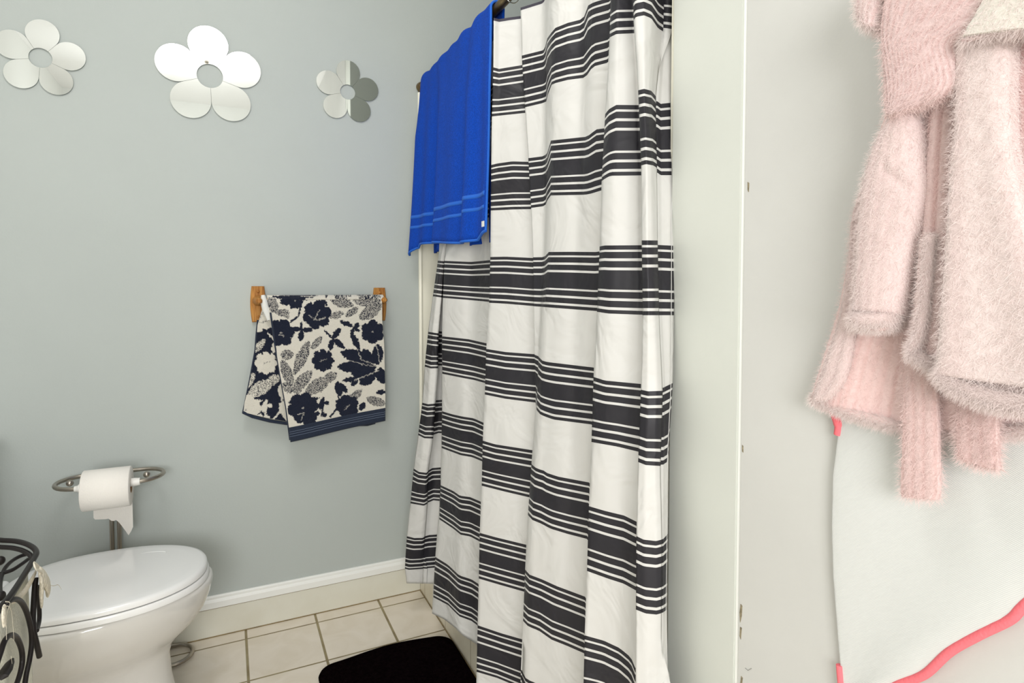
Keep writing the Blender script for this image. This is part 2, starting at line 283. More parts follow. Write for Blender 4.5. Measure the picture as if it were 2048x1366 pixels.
# traced fold segments: level -> polyline. level k = top of band k, k+.496 = its bottom
Bf = .496
SEG = [
 ('hid', {2:[(876,521.3),(888,522.5)], 2+Bf:[(866,592.5),(883,595)], 3:[(856.6,663.5),(877,666.7)], 3+Bf:[(849.7,733),(861.5,736.8),(875.8,736.4)],
    4:[(844.8,805.4),(856,808.4),(871,807)], 4+Bf:[(836.5,870),(849,876.4),(866,877)],
    5:[(827.6,937),(838,943.7),(853,945.6),(857,941)], 5+Bf:[(821,1006.6),(847.6,1011.3),(855,1007)],
    6:[(813.9,1072.3),(829,1076),(844.8,1075.7),(850,1073)], 6+Bf:[(810,1137.3),(818,1139.5),(840,1138),(845,1137.5)], 6.70:[(813.4,1166.4),(844,1167)]}),
 ('dir', {2:[(886,522),(889,522)], 2+Bf:[(882,594.5),(886,595)], 3:[(877.6,662.6),(884.3,663)], 3+Bf:[(876.4,730.8),(884.3,731)],
    4:[(871.7,800.5),(884.3,799.6)], 4+Bf:[(867.6,869),(877,866),(883.4,866.4)], 5:[(858,940),(864.7,936),(882,934.6)], 5+Bf:[(857,1004.6),(866.6,1000.5),(879.5,1001.8)],
    6:[(851,1072),(858,1070),(874.4,1069)], 6+Bf:[(846,1137),(869.4,1135)], 6.70:[(845,1167),(867,1167.5)]}),
 ('hid', {2:[(889.6,521.7),(942,524),(980,520.3)], 2+Bf:[(886.4,595.7),(939,600),(978,603.7)], 3:[(884.7,672.6),(937,678.4),(972,686.3)],
    3+Bf:[(885,747.5),(930,756.6),(949,760),(970,766)], 4:[(884.7,822.5),(905,828.6),(924.7,833),(947.5,836.5),(967,845.3)],
    4+Bf:[(883.7,896),(922,910.4),(944.7,914.2),(964,922.4)], 5:[(881.8,970.4),(906.6,981.8),(920,991.3),(940.8,994.2),(961.4,1003)],
    5+Bf:[(879,1038.5),(906.6,1057),(921.8,1069.4),(940.8,1072.8),(959,1082.7)], 6:[(871,1113.8),(896.3,1129.4),(918.7,1150.7),(943.4,1158.6),(956.8,1167.5)],
    6+Bf:[(867,1194.4),(896.3,1210),(918.7,1232.5),(943,1241.5),(954.6,1250)], 6.70:[(864.5,1227),(889.6,1239),(912,1257),(925.4,1270.6),(953.5,1288.5)]}),
 ('hid', {0:[(987,134.8),(998,138),(1043.4,130.5)], Bf:[(984,233),(998,231.5),(1050.4,226)], 1:[(983,330),(995,327),(1024.5,322.9),(1057,323.8)],
    1+Bf:[(982,421),(995,420.5),(1024,419),(1062.5,418.4)], 2:[(981,514),(1012,513.4),(1065,515.9)], 2+Bf:[(978.5,605.6),(1012,607.4),(1068,612.2)],
    3:[(973,697.8),(1010.8,704),(1067.9,708.3)], 3+Bf:[(970,789),(1010.8,797.4),(1071,805)], 4:[(966,881.3),(990,888.5),(1065,900.3)],
    4+Bf:[(963.7,971.3),(1009,982.8),(1059.8,994.8)], 5:[(959.9,1065.6),(990,1074),(1053,1089.4)], 5+Bf:[(958,1157),(1001.6,1169.8),(1048.7,1183.2)],
    6:[(955.7,1250.4),(1001.6,1266),(1044.6,1278.4)], 6+Bf:[(953.5,1343.4),(995,1355.7),(1041,1375)]}),
 ('dir', {0:[(1044,111.3),(1087,100.6),(1091,93)], Bf:[(1050.4,214.8),(1085,206.5),(1093,203)], 1:[(1057,316.4),(1085,312.9),(1091,310)],
    1+Bf:[(1062.5,416),(1087,412.5),(1092,409)], 2:[(1066.5,514.7),(1084.6,514.4),(1089,513)], 2+Bf:[(1068,612.5),(1083,613.5)],
    3:[(1069.5,709.3),(1077.7,712.8)], 3+Bf:[(1071.5,804.7),(1073,812)]}),
 ('hid', {0:[(1095,77),(1109.4,56.6),(1135.8,46),(1167,38),(1177.8,8.8),(1194,3),(1218,-4)], Bf:[(1096,190),(1104.5,168),(1135.8,160),(1167,156),(1180,146.5),(1184,134),(1214,126)],
    1:[(1094.8,306),(1101,281.3),(1171,273.8),(1184.6,267.6),(1188.5,259.4),(1209,256.8)], 1+Bf:[(1095,401),(1100.6,391),(1171,389.6),(1184,387),(1190.5,384.8),(1203,380.9)],
    2:[(1091,512),(1094,504),(1143,503.6),(1191.5,504),(1199,503)], 2+Bf:[(1084,613.6),(1092,614.4),(1193,622)],
    3:[(1078,714),(1080.8,720),(1095,724),(1187.4,735)], 3+Bf:[(1073.6,820),(1075,825.6),(1087,831.7),(1107,839),(1183,848.8)],
    4:[(1064.7,929.5),(1074,937),(1089.5,941.5),(1095,946),(1116,953),(1178,964.7)], 4+Bf:[(1057.5,1031.3),(1063,1039),(1083.8,1047.5),(1101,1057),(1135,1067.5),(1174,1077.6)],
    5:[(1052,1140.7),(1059,1149),(1084.4,1158.5),(1113.8,1172),(1170,1193)], 5+Bf:[(1047.8,1243),(1057,1252.7),(1078,1261),(1103.3,1279),(1134.7,1291.5),(1167.8,1306)],
    6:[(1043.7,1341),(1053,1358),(1069,1364.6),(1165,1416)]}),
 ('hid', {Bf:[(1219.8,75),(1233,68.4),(1267.6,66.8)], 1:[(1211,228.5),(1217.8,218.8),(1233,210),(1276.4,210.5)], 1+Bf:[(1204,362),(1212,356.4),(1221.7,351.6),(1282.5,351)],
    2:[(1200,493),(1209,491),(1283,490.5)], 2+Bf:[(1194.5,623.5),(1216,627),(1284.5,629.6)], 3:[(1187.8,753.8),(1210,761),(1281.5,767.8)],
    3+Bf:[(1183.5,884),(1234.5,893),(1276,903)], 4:[(1178.5,1012.3),(1211,1021.8),(1249,1031),(1272.6,1042.8)], 4+Bf:[(1174.5,1141.8),(1218,1157.5),(1247.8,1167),(1271.8,1180.5)],
    5:[(1170,1270.5),(1208,1281),(1239.4,1295.7),(1262.4,1314.5),(1270.8,1335)]}),
 ('hid', {Bf:[(1268,40),(1272.5,34),(1288,31),(1302,37),(1315.5,56.6),(1326,63.5)], 1:[(1276.8,180.7),(1288,178),(1301.8,181.6),(1311.6,193.4)], 1+Bf:[(1283,331),(1292,328.5),(1305.7,331),(1313.5,336)],
    2:[(1284,480.7),(1315,481)], 2+Bf:[(1286,630.5),(1318,630.5)], 3:[(1282.5,779.4),(1296,782.5),(1324.8,781.5)], 3+Bf:[(1277,924),(1292,930),(1320.7,931.8)],
    4:[(1273.5,1072),(1287.5,1079),(1312,1081.8),(1324,1078.5)], 4+Bf:[(1272.5,1219),(1291.7,1226.6),(1312.7,1228.7),(1323,1226)], 5:[(1272,1370),(1295,1376),(1322,1374)]}),
 ('dir', {Bf:[(1327,56),(1344.4,59)], 1:[(1314.5,203),(1321,208),(1347.7,205)], 1+Bf:[(1314.5,345.7),(1321,350.6),(1350.5,350.6)], 2:[(1316,490),(1349,491.7)],
    2+Bf:[(1318.5,630.5),(1347.7,630.5)], 3:[(1325.8,775.3),(1345,766)], 3+Bf:[(1326,929),(1333,924),(1336.5,905)], 4:[(1325.6,1078),(1335,1067.5)], 4+Bf:[(1325,1225),(1333,1219)], 5:[(1324,1372),(1335,1356)]}),
]
LEV = [-.53, 0, Bf, 1, 1 + Bf, 2, 2 + Bf, 3, 3 + Bf, 4, 4 + Bf, 5, 5 + Bf, 6, 6 + Bf, 6.70]
def poly_at(pl, u):
    x = pl[0][0] + (pl[-1][0] - pl[0][0]) * u
    for (xa, ya), (xb, yb) in zip(pl, pl[1:]):
        if x <= xb + 1e-6: t = (x - xa) / max(xb - xa, 1e-6); t = max(0, t); return x, ya + (yb - ya) * t
    return pl[-1]
def column(seg, u):
    obs = {l: poly_at(pl, u) for l, pl in seg.items()}
    # depth along the ray as a smooth function of the level
    S = [[0] * 3 for _ in range(3)]; T = [0] * 3
    for l, (x, y) in obs.items():
        if l > 6.6: continue
        d = ray(x, y); dz = H0 - PER * l - EYE; q = l - 3; b_ = (1, q, q * q)
        for i in range(3):
            for j in range(3): S[i][j] += d.z * d.z * b_[i] * b_[j]
            T[i] += d.z * dz * b_[i]
    S[1][1] += 1e-4; S[2][2] += 1.5
    Mx = Matrix(S).inverted(); c_ = Mx @ V(T)
    P = {}
    for l, (x, y) in obs.items():
        q = l - 3; t = c_[0] + c_[1] * q + c_[2] * q * q; P[l] = V((0, 0, EYE)) + ray(x, y) * t
    ks = sorted(P)
    lo, hi = ks[0], ks[-1]
    for l in LEV:
        if l in P: continue
        if l < lo:
            a_ = P[lo]; s_ = (P[ks[2]] - P[lo]) / (ks[2] - lo) * .35 if lo < 1.5 else V((0, 0, 0)); q = a_ + s_ * (l - lo); P[l] = V((q.x, q.y, H0 - PER * l))
        elif l > hi:
            a_ = P[hi]; s_ = (P[hi] - P[ks[-3]]) / (hi - ks[-3]) * .7; q = a_ + s_ * (l - hi); P[l] = V((q.x, q.y, P[hi].z - PER * (l - hi)))
        else:
            k0 = max(k for k in ks if k < l); k1 = min(k for k in ks if k > l); P[l] = P[k0].lerp(P[k1], (l - k0) / (k1 - k0))
    if lo >= 2:      # gathered between the two layers of the blue towel
        for l in LEV:
            if l < 2: P[l].x = RODX + (P[l].x - RODX) * (.1 if l < 1.2 else .25)
    return [P[l] for l in LEV]
cols = []; breaks = []
NS = 16
segcols = []
for kind, seg in SEG:
    if len(seg) < 9 and 4 not in seg:   # narrow fold that closes up lower down: borrow the next fold's left edge below
        nxt = SEG[5][1]
        for l in (4, 4 + Bf, 5, 5 + Bf, 6):
            p = nxt[l][0]; seg[l] = [(p[0] - 1.2, p[1] - 2), (p[0] - .4, p[1] - .5)]
    segcols.append([column(seg, i / (NS - 1)) for i in range(NS)])
for si, sc_ in enumerate(segcols):
    cols += sc_
    if si < len(segcols) - 1:
        A_, B_ = sc_[-1], segcols[si + 1][0]; hid = SEG[si][0] == 'hid'
        for t in ((.15, .35, .5, .65, .85) if hid else (.33, .66)):
            c_ = []
            for pa, pb in zip(A_, B_):
                za, zb = pa.dot(Fw), pb.dot(Fw); e = 0
                if hid: e = .016 * sin(pi * t) * (1 if zb <= za else -1)
                p = pa.lerp(pb, t) + Rt * e; c_.append(p)
            cols.append(c_)
rows = []
SUB = 6
for i in range(len(LEV) - 1):
    for k in range(SUB if i < len(LEV) - 2 else SUB + 1): rows.append((i, k / SUB))
verts = []; uvs = []; nr, nc = len(rows), len(cols)
for i, t in rows:
    lv = LEV[i] + (LEV[i + 1] - LEV[i]) * t
    for j, c_ in enumerate(cols):
        p0 = c_[max(i - 1, 0)]; p1 = c_[i]; p2 = c_[i + 1]; p3 = c_[min(i + 2, len(LEV) - 1)]
        # non-uniform levels are nearly uniform: Catmull-Rom in plan, linear in height
        q = .5 * ((2 * p1) + (p2 - p0) * t + (2 * p0 - 5 * p1 + 4 * p2 - p3) * t * t + (3 * p1 - p0 - 3 * p2 + p3) * t ** 3)
        l = p1.lerp(p2, t)
        verts.append(l * .5 + q * .5 if 0 < i < len(LEV) - 2 else l); uvs.append((j / (nc - 1), lv))
CURTAIN_DBG = [(c_[0], c_[7], c_[-1]) for c_ in cols]
M['curtain'] = m = mat('striped_curtain', (.72, .72, .70), .5, spec=.3)
nt = m.node_tree; b = nt.nodes['Principled BSDF']
uvn = nt.nodes.new('ShaderNodeUVMap'); uvn.uv_map = 'UVMap'; sp = nt.nodes.new('ShaderNodeSeparateXYZ'); nt.links.new(uvn.outputs[0], sp.inputs[0])
md = nt.nodes.new('ShaderNodeMath'); md.operation = 'FLOORED_MODULO'; nt.links.new(sp.outputs[1], md.inputs[0]); md.inputs[1].default_value = 1
cr = nt.nodes.new('ShaderNodeValToRGB'); cr.color_ramp.interpolation = 'CONSTANT'
hs = [21, 14, 35, 14, 36, 14, 104, 14, 34, 14, 37, 14, 22]; tot = sum(hs); pos = 0; el = cr.color_ramp.elements
DK, WH = (.021, .020, .025, 1), (.63, .625, .605, 1)
el[0].position = 0; el[0].color = DK; el.remove(el[1])
for i, h_ in enumerate(hs):
    pos += h_; e = el.new(pos / tot * Bf); e.color = WH if i % 2 == 0 else DK
nt.links.new(md.outputs[0], cr.inputs[0])
# dark woven header line along the top edge, stitched hem at the foot
gt = nt.nodes.new('ShaderNodeMath'); gt.operation = 'LESS_THAN'; nt.links.new(sp.outputs[1], gt.inputs[0]); gt.inputs[1].default_value = -.5
lt = nt.nodes.new('ShaderNodeMath'); lt.operation = 'LESS_THAN'; nt.links.new(sp.outputs[1], lt.inputs[0]); lt.inputs[1].default_value = -.0001
mw = nt.nodes.new('ShaderNodeMix'); mw.data_type = 'RGBA'; nt.links.new(lt.outputs[0], mw.inputs[0]); nt.links.new(cr.outputs[0], mw.inputs[6]); mw.inputs[7].default_value = WH
mk = nt.nodes.new('ShaderNodeMix'); mk.data_type = 'RGBA'; nt.links.new(gt.outputs[0], mk.inputs[0]); nt.links.new(mw.outputs[2], mk.inputs[6]); mk.inputs[7].default_value = (.06, .055, .075, 1)
nt.links.new(mk.outputs[2], b.inputs['Base Color'])
tc = nt.nodes.new('ShaderNodeTexCoord'); n = nt.nodes.new('ShaderNodeTexNoise'); n.inputs['Scale'].default_value = 7; n.inputs['Detail'].default_value = 2; n.inputs['Distortion'].default_value = 2.5
nt.links.new(tc.outputs['Object'], n.inputs['Vector']); bp = nt.nodes.new('ShaderNodeBump'); bp.inputs['Strength'].default_value = .35; bp.inputs['Distance'].default_value = .02
nt.links.new(n.outputs['Fac'], bp.inputs['Height']); nt.links.new(bp.outputs[0], b.inputs['Normal'])
ct = thing('shower_curtain', (.66, 1.5, RODZ), 'white shower curtain with black horizontal stripe bands hanging from the rod', 'shower curtain')
o = obj('curtain_cloth', verts, grid_faces(nr, nc), M['curtain'], ct, uvs=uvs)
sol = o.modifiers.new('s', 'SOLIDIFY'); sol.thickness = .0012; sol.offset = 0
# side seam stitching down the right edge
cc = cols[-4]
MB().tube([p - Fw * .002 for p in spline(cc[1:], 4)], .0006, 5).build('side_stitching', M['white'], ct)
for ci in (len(segcols[0]) * 3 + 12 + 2, len(segcols[0]) * 3 + 12 + 14):
    p = cols[min(ci, len(cols) - 1)][0]
    rg = thing('curtain_ring', (RODX, p.y, RODZ), 'thin metal ring hooking the striped curtain onto the rod', 'curtain ring', 'curtain rings on the rod')
    MB().tube([(RODX + .02 * cos(a_), p.y, RODZ - .004 + .022 * sin(a_)) for a_ in [2 * pi * i / 24 for i in range(24)]], .0012, 6, closed=True).build('wire_ring', M['chrome'], rg)

# ================================================================== BLUE TOWEL
bt = thing('bath_towel', (RODX, 1.85, RODZ), 'bright blue terry bath towel draped over the shower rod', 'towel')
def blue_panel(u, s):     # u along the rod 0 far .. 1 near, s: 0 top .. 1 hem, front side
    ph = u * 17
    y = 2.12 - .635 * u
    fold = .007 * sin(ph) + .005 * sin(ph * 1.9 + 1) + .004 * sin(ph * .6 + 2)
    return y, fold
ZH = 1.315
def towel_line(u, side=1, hem=None):
    y, fold = blue_panel(u, 0); L = []
    hem = hem if hem is not None else ZH + .012 * sin(u * 5 + .6) - .012 * (u < .12) - .018 * max(0, .1 - u) * 10 + .05 * max(0, u - .9) ** .5 * (1 if u > .9 else 0)
    r = .0185 + .002 * sin(u * 40) + .0015 * sin(u * 23)
    for k in range(9):
        a_ = pi / 2 + side * (pi / 2) * k / 8
        L.append(V((RODX + r * cos(a_), y, RODZ + r * sin(a_) + .002 * sin(u * 31))))
    n = 34
    for k in range(1, n + 1):
        s = k / n; z = RODZ + (hem - RODZ) * s
        g = min(1, s * 3)
        dy = .035 * max(0, u - .3) * s - .01 * s * (u < .3)
        L.append(V((RODX - side * r - side * ((fold + .009 * side) * g * (.8 + .8 * s) + (.018 if side > 0 else .004) * s * s), y - dy, z)))
    return L
def towel_panel(name, side, u0, u1, m, parent, hem=None, nu=90):
    lines = [towel_line(u0 + (u1 - u0) * i / nu, side, hem) for i in range(nu + 1)]
    v = [p for L in lines for p in L]; o = obj(name, v, grid_faces(nu + 1, len(lines[0])), m, parent)
    so = o.modifiers.new('s', 'SOLIDIFY'); so.thickness = .006; so.offset = 0; return o
towel_panel('front_panel', 1, 0, 1, M['blue'], bt)
towel_panel('rear_panel', -1, .02, 1.0, M['blue'], bt, 1.30)
def strip(name, z0, z1, u0, u1, off, m):
    v = []; nu = 90
    for i in range(nu + 1):
        L = towel_line(u0 + (u1 - u0) * i / nu, 1)
        def at(z):
            for a_, b_ in zip(L, L[1:]):
                if b_.z <= z: t = (a_.z - z) / max(a_.z - b_.z, 1e-6); return a_.lerp(b_, t)
            return L[-1]
        for z in (z0, z1): p = at(z); v.append(V((p.x - off, p.y, p.z)))
    o = obj(name, v, grid_faces(nu + 1, 2), m, bt); so = o.modifiers.new('s', 'SOLIDIFY'); so.thickness = .0015; return o
strip('woven_band', 1.432, 1.420, .0, .985, .0038, M['bluehem'])
strip('woven_band', 1.394, 1.384, .0, .985, .0038, M['bluehem'])
L = towel_line(1.0, 1); MB().tube(L, .0035, 8).build('side_hem', M['bluehem'], bt)
hemp = [towel_line(i / 60, 1)[-1] for i in range(61)]
MB().tube(hemp, .0042, 8).build('bottom_hem', M['bluehem'], bt)
pt = towel_line(.985, 1)[-2]
MB().box(pt.x - .006, pt.x - .0045, pt.y - .012, pt.y + .004, pt.z - .005, pt.z + .01).build('care_label', M['plast'], bt, False)

# ================================================================== MIRROR FLOWERS
def flower(cx, cz, R_, r0, deg, label):
    e = thing('mirror_flower', (cx, WY, cz), label, 'mirror', 'mirrored flower decorations on the wall')
    a36 = radians(36); c_ = R_ / (1 + sin(a36)); rho = c_ * sin(a36) * .992
    for k in range(5):
        base = radians(deg + 72 * k); g = radians(.5); pts = []
        for i in range(7): t = -a36 + g + (2 * a36 - 2 * g) * i / 6; pts.append((r0 * cos(t), r0 * sin(t)))
        for i in range(41): t = (pi / 2 + a36) - (pi + 2 * a36) * i / 40; pts.append((c_ + rho * cos(t), rho * sin(t)))
        pp = [(cx + x * cos(base) - y * sin(base), cz + x * sin(base) + y * cos(base)) for x, y in pts]
        tilt = random.uniform(-.004, .004)
        n = len(pp); vf = [V((x, WY - .0055, z)) for x, z in pp]; vb = [V((x, WY - .0015, z)) for x, z in pp]
        me_f = [tuple(range(n)), tuple(range(2 * n - 1, n - 1, -1))] + [(i, n + i, n + (i + 1) % n, (i + 1) % n) for i in range(n)]
        o = obj('petal', vf + vb, me_f, M['mirror'], e, False); o.data.materials.append(M['medge'])
        for p in o.data.polygons[1:]: p.material_index = 1
def fl(px, py): q = onY(px, py, WY); return q.x, q.z
x_, z_ = fl(82, 117); flower(x_, z_, .1125, .0285, 13, 'small mirrored flower cut off by the left edge, leftmost of three')
x_, z_ = fl(420, 153); flower(x_, z_, .160, .0385, 20, 'largest mirrored flower, middle of the three on the wall')
x_, z_ = fl(695, 185); flower(x_, z_, .1125, .0265, 16, 'small mirrored flower nearest the blue towel')

# ================================================================== TOWEL RACK + PRINTED TOWEL
rk = thing('towel_rack', (.3, WY, 1.12), 'oak towel rail with two wall brackets holding the floral towel', 'towel rail')
BZ = 1.128; BY = WY - .062
def bracket(xa, xb, za, zb):
    # bowed outer plaque
    cx = (xa + xb) / 2; hw = (xb - xa) / 2; n = 12; pts = []
    for i in range(n + 1): t = i / n; pts.append((cx - hw * (.80 + .2 * sin(pi * t)), za + (zb - za) * t))
    for i in range(n + 1): t = 1 - i / n; pts.append((cx + hw * (.80 + .2 * sin(pi * t)), za + (zb - za) * t))
    N = len(pts); v = []
    for yy, s_ in ((WY, 1), (WY - .010, 1), (WY - .014, .88)):
        v += [V((cx + (x - cx) * s_, yy, (za + zb) / 2 + (z - (za + zb) / 2) * (s_ if s_ == 1 else .96))) for x, z in pts]
    f = [(k * N + i, k * N + (i + 1) % N, (k + 1) * N + (i + 1) % N, (k + 1) * N + i) for k in (0, 1) for i in range(N)] + [tuple(2 * N + i for i in range(N))]
    o = obj('wall_bracket', v, f, M['wood'], rk, False)
    # arm that holds the rail
    a_ = MB(); prof = [(0, .030), (.02, .026), (.05, .018), (.075, .016), (.082, .008)]
    a_.tube([(cx, WY - .012 - d, BZ) for d, r in prof], [r * .62 for d, r in prof], 20)
    a_.build('rail_arm', M['wood'], o)
    for zz in (zb - .018, za + .018):
        MB().sphere((cx, WY - .015, zz), .0048, 12, (1, .6, 1)).build('screw_button', M['wood'], o)
bracket(.068, .117, 1.055, 1.177); bracket(.482, .531, 1.05, 1.172)
MB().cyl((.09, BY, BZ), (.508, BY, BZ), .0095, 16).build('rail', M['wood'], rk)

FLW = [(620,340,112,6,.3),(345,475,108,6,.1),(665,685,88,8,0),(1042,470,92,6,.5),(510,1040,118,6,.2),(852,1035,92,5,.6),(455,235,62,6,0),(560,1120,60,5,.3)]
LEAFD = [(1075,735,775,735,48),(1060,700,800,620,52),(940,600,885,480,24),(1020,720,975,600,44),(1075,720,1085,560,44),(1090,740,1130,860,44),(1060,760,950,870,52),(1040,740,880,790,48),
 (500,450,420,445,20),(505,455,495,540,24),(505,450,590,458,20),(735,520,720,610,22),(740,520,800,440,24),(745,525,830,590,24),(900,430,790,385,18),(900,430,880,520,14),(905,445,940,400,18),(905,450,950,460,14),
 (930,820,810,840,18),(930,825,880,880,20),(790,860,850,930,24),(770,850,800,960,30),(760,1000,840,990,18),(670,960,640,1060,20),(670,1000,620,1040,16),(670,1000,710,1010,16),(640,1080,600,1090,16),(650,1080,690,1110,18),(990,1010,940,1060,24),(1140,920,1070,930,20),(340,235,420,250,26),(650,210,700,270,14),(400,1000,640,970,20),(280,205,600,222,16)]
LEAFG = [(445,790,560,535,42),(575,600,660,505,26),(345,650,440,635,40),(355,680,430,880,40),(440,910,580,765,44),(525,935,720,820,52),(655,850,775,780,36),(715,215,900,270,42),(890,225,1110,235,48),(945,370,1110,260,50),(715,360,825,325,26),(835,355,935,285,26),
 (265,205,310,330,40),(310,320,410,330,28),(390,300,400,380,18),(870,1000,960,905,30),(870,940,905,1010,24),(995,970,1140,1020,34),(365,850,430,930,34),(440,900,500,920,30)]
STEM = [((505,250),(480,350),(385,420)),((680,460),(740,520),(830,590)),((500,400),(505,460)),((780,850),(790,1050)),((670,970),(655,1100)),((860,830),(1060,780)),((940,600),(980,690)),((720,1110),(780,1040))]
def in_leaf(x, y, L_):
    for x0, y0, x1, y1, w_ in L_:
        dx, dy = x1 - x0, y1 - y0; l2 = dx * dx + dy * dy; t = ((x - x0) * dx + (y - y0) * dy) / l2
        if -.02 < t < 1.02:
            d = abs((x - x0) * dy - (y - y0) * dx) / l2 ** .5
            if d < w_ * max(0, sin(pi * min(1, max(0, t)))) ** .6 * 1.0: return True
    return False
def in_flower(x, y):
    for cx, cy, r, n, ph in FLW:
        dx, dy = x - cx, y - cy; d = math.hypot(dx, dy)
        if d < r * 1.1:
            if d < r * .07: return 2
            a_ = math.atan2(dy, dx)
            if d < r * (.78 + .22 * abs(cos((a_ + ph) * n / 2)) ** .7 * 1.0): return 1
    return 0
VEIN = [((1100,735),(990,720),(880,690),(800,690)),((1100,735),(960,680),(930,610)),((1100,740),(1080,600),(1060,560)),((1090,760),(900,840)),((560,345),(620,380),(690,360)),((470,1090),(520,1080),(500,1130)),((330,490),(370,500)),((830,1060),(870,1020)),((600,380),(640,300)),((640,690),(690,675))]
def in_stem(x, y, S_=None, w_=7):
    for pl in (S_ or STEM):
        for (x0, y0), (x1, y1) in zip(pl, pl[1:]):
            dx, dy = x1 - x0, y1 - y0; t = max(0, min(1, ((x - x0) * dx + (y - y0) * dy) / (dx * dx + dy * dy)))
            if math.hypot(x - x0 - t * dx, y - y0 - t * dy) < w_: return True
    return False
NV, WT = (.005, .009, .026), (.72, .69, .61)
def floral(x, y, inv=False):
    j = noise.noise(V((x * .06, y * .06, 0))) * 9 + noise.noise(V((x * .2, y * .2, 3))) * 6
    k = noise.noise(V((x * .06, y * .06, 7))) * 9 + noise.noise(V((x * .2, y * .2, 9))) * 6
    x += j; y += k
    r = 0; fl_ = in_flower(x, y)
    if fl_ == 2: r = .5
    elif fl_ or in_leaf(x, y, LEAFD) or in_stem(x, y): r = 1
    elif in_leaf(x, y, LEAFG): r = 1 if random.random() < .62 else .1
    if r == 1 and in_stem(x, y, VEIN, 3.5) and random.random() < .75: r = .35
    if inv: r = 1 - r
    r = min(1, max(0, r)) ; q = random.uniform(.9, 1.0)
    return tuple((WT[i] * (1 - r) + NV[i] * r) * q for i in range(3))
M['floral'] = attr_mat('floral_terry', bump=.8, bscale=350, bdist=.004)
ft = thing('hand_towel', (.3, BY, BZ), 'navy and white floral towel folded over the oak rail', 'towel')
def px_panel(name, rows_, yplane, nu, nv, inv, off, wave, m=None, zs=3.794, ox=470, oy=540, parent=None, thick=.007, bow=0):
    v = []; cl = []
    for i in range(nv + 1):
        t = i / nv * (len(rows_) - 1); k = min(int(t), len(rows_) - 2); q = t - k
        (la, ra), (lb, rb) = rows_[k], rows_[k + 1]
        lx, ly = la[0] + (lb[0] - la[0]) * q, la[1] + (lb[1] - la[1]) * q; rx, ry = ra[0] + (rb[0] - ra[0]) * q, ra[1] + (rb[1] - ra[1]) * q
        for j in range(nu + 1):
            u = j / nu; x = lx + (rx - lx) * u; y = ly + (ry - ly) * u + bow * sin(pi * u) * (i / nv) ** 3
            d = wave(u, i / nv); p = onY(x, y, yplane); v.append(V((p.x, p.y - d, p.z)))
            if m is None: cl.append(floral((x - ox) * zs + off[0], (y - oy) * zs + off[1], inv))
    o = obj(name, v, grid_faces(nv + 1, nu + 1), m or M['floral'], parent or ft, cols=cl or None)
    so = o.modifiers.new('s', 'SOLIDIFY'); so.thickness = thick; so.offset = 0
    return o
def wv_front(u, s): return -.007 * (1 - min(1, s * 14)) ** 2 + .006 * sin(u * 6 + 1) * s + .01 * s * (1 - u)
fr = [((534, 591), (764, 597)), ((541, 640), (764, 640)), ((550, 690), (768, 690)), ((560, 750), (769, 745)), ((572, 815), (770, 790)), ((577, 853), (770, 815))]
px_panel('front_panel', fr, BY - .018, 300, 330, False, (0, 0), wv_front)
px_panel('hem_band', [((577, 853), (770, 815)), ((580, 882), (770, 841))], BY - .018, 40, 8, False, (0, 0), lambda u, s: wv_front(u, 1) , M['navy'], thick=.008)
for q in (.3, .45, .62):
    pts = []
    for i in range(21):
        u = i / 20; x = 578 + (770 - 578) * u; y = (853 + 29 * q) + (815 + 26 * q - 853 - 29 * q) * u; p = onY(x, y, BY - .018); pts.append(V((p.x, p.y - wv_front(u, 1) - .0045, p.z)))
    MB().tube(pts, .0005, 4).build('hem_stitch', mat('stitch', (.2, .25, .35), .8), ft)
# rounded top over the rail, then the rear half seen fanned out at the left
def over(u, a_): return V((.128 + (.505 - .128) * u, BY + .0135 * cos(a_), BZ + .0135 * sin(a_)))
v = []; cl = []
for i in range(13):
    a_ = pi - pi * i / 12
    for j in range(161):
        u = j / 160; a2 = a_; p = V((.128 + .377 * u, BY + .017 * -cos(pi - a2), BZ + .002 + .014 * sin(a2))); v.append(p); cl.append(floral(250 + u * 860, 200 + i * 3, False))
o = obj('top_fold', v, grid_faces(13, 161), M['floral'], ft, cols=cl); so = o.modifiers.new('s', 'SOLIDIFY'); so.thickness = .006; so.offset = 0
bk = [((528, 606), (760, 600)), ((515, 650), (762, 650)), ((511, 700), (764, 700)), ((499, 765), (766, 770)), ((489, 806), (752, 820)), ((487, 824), (750, 843))]
px_panel('rear_panel', bk, BY + .012, 260, 240, True, (430, -20), lambda u, s: .004 * sin(u * 9) * s, bow=14)
hem = [(486, 826), (505, 835), (540, 844), (580, 850), (640, 853), (735, 851), (750, 847)]
MB().tube([onY(x, y - 2, BY + .012) for x, y in hem], .0058, 8).build('rear_hem', M['navy'], ft)
MB().tube([onY(x, y, BY + .012) for x, y in [(516, 640), (513, 670), (511, 700), (500, 760), (490, 808), (486, 826)]], .0035, 8).build('rear_hem', M['navy'], ft)
MB().tube([onY(x, y, BY - .026) for x, y in [(541, 625), (550, 690), (560, 750), (572, 815), (580, 880)]], .0028, 8).build('side_hem', M['navy'], ft)
MB().tube([onY(x, y, BY - .012) for x, y in [(526, 590), (528, 603), (532, 618), (538, 640)]], [.006, .0115, .012, .006], 12).build('rolled_corner', M['towelw'], ft)

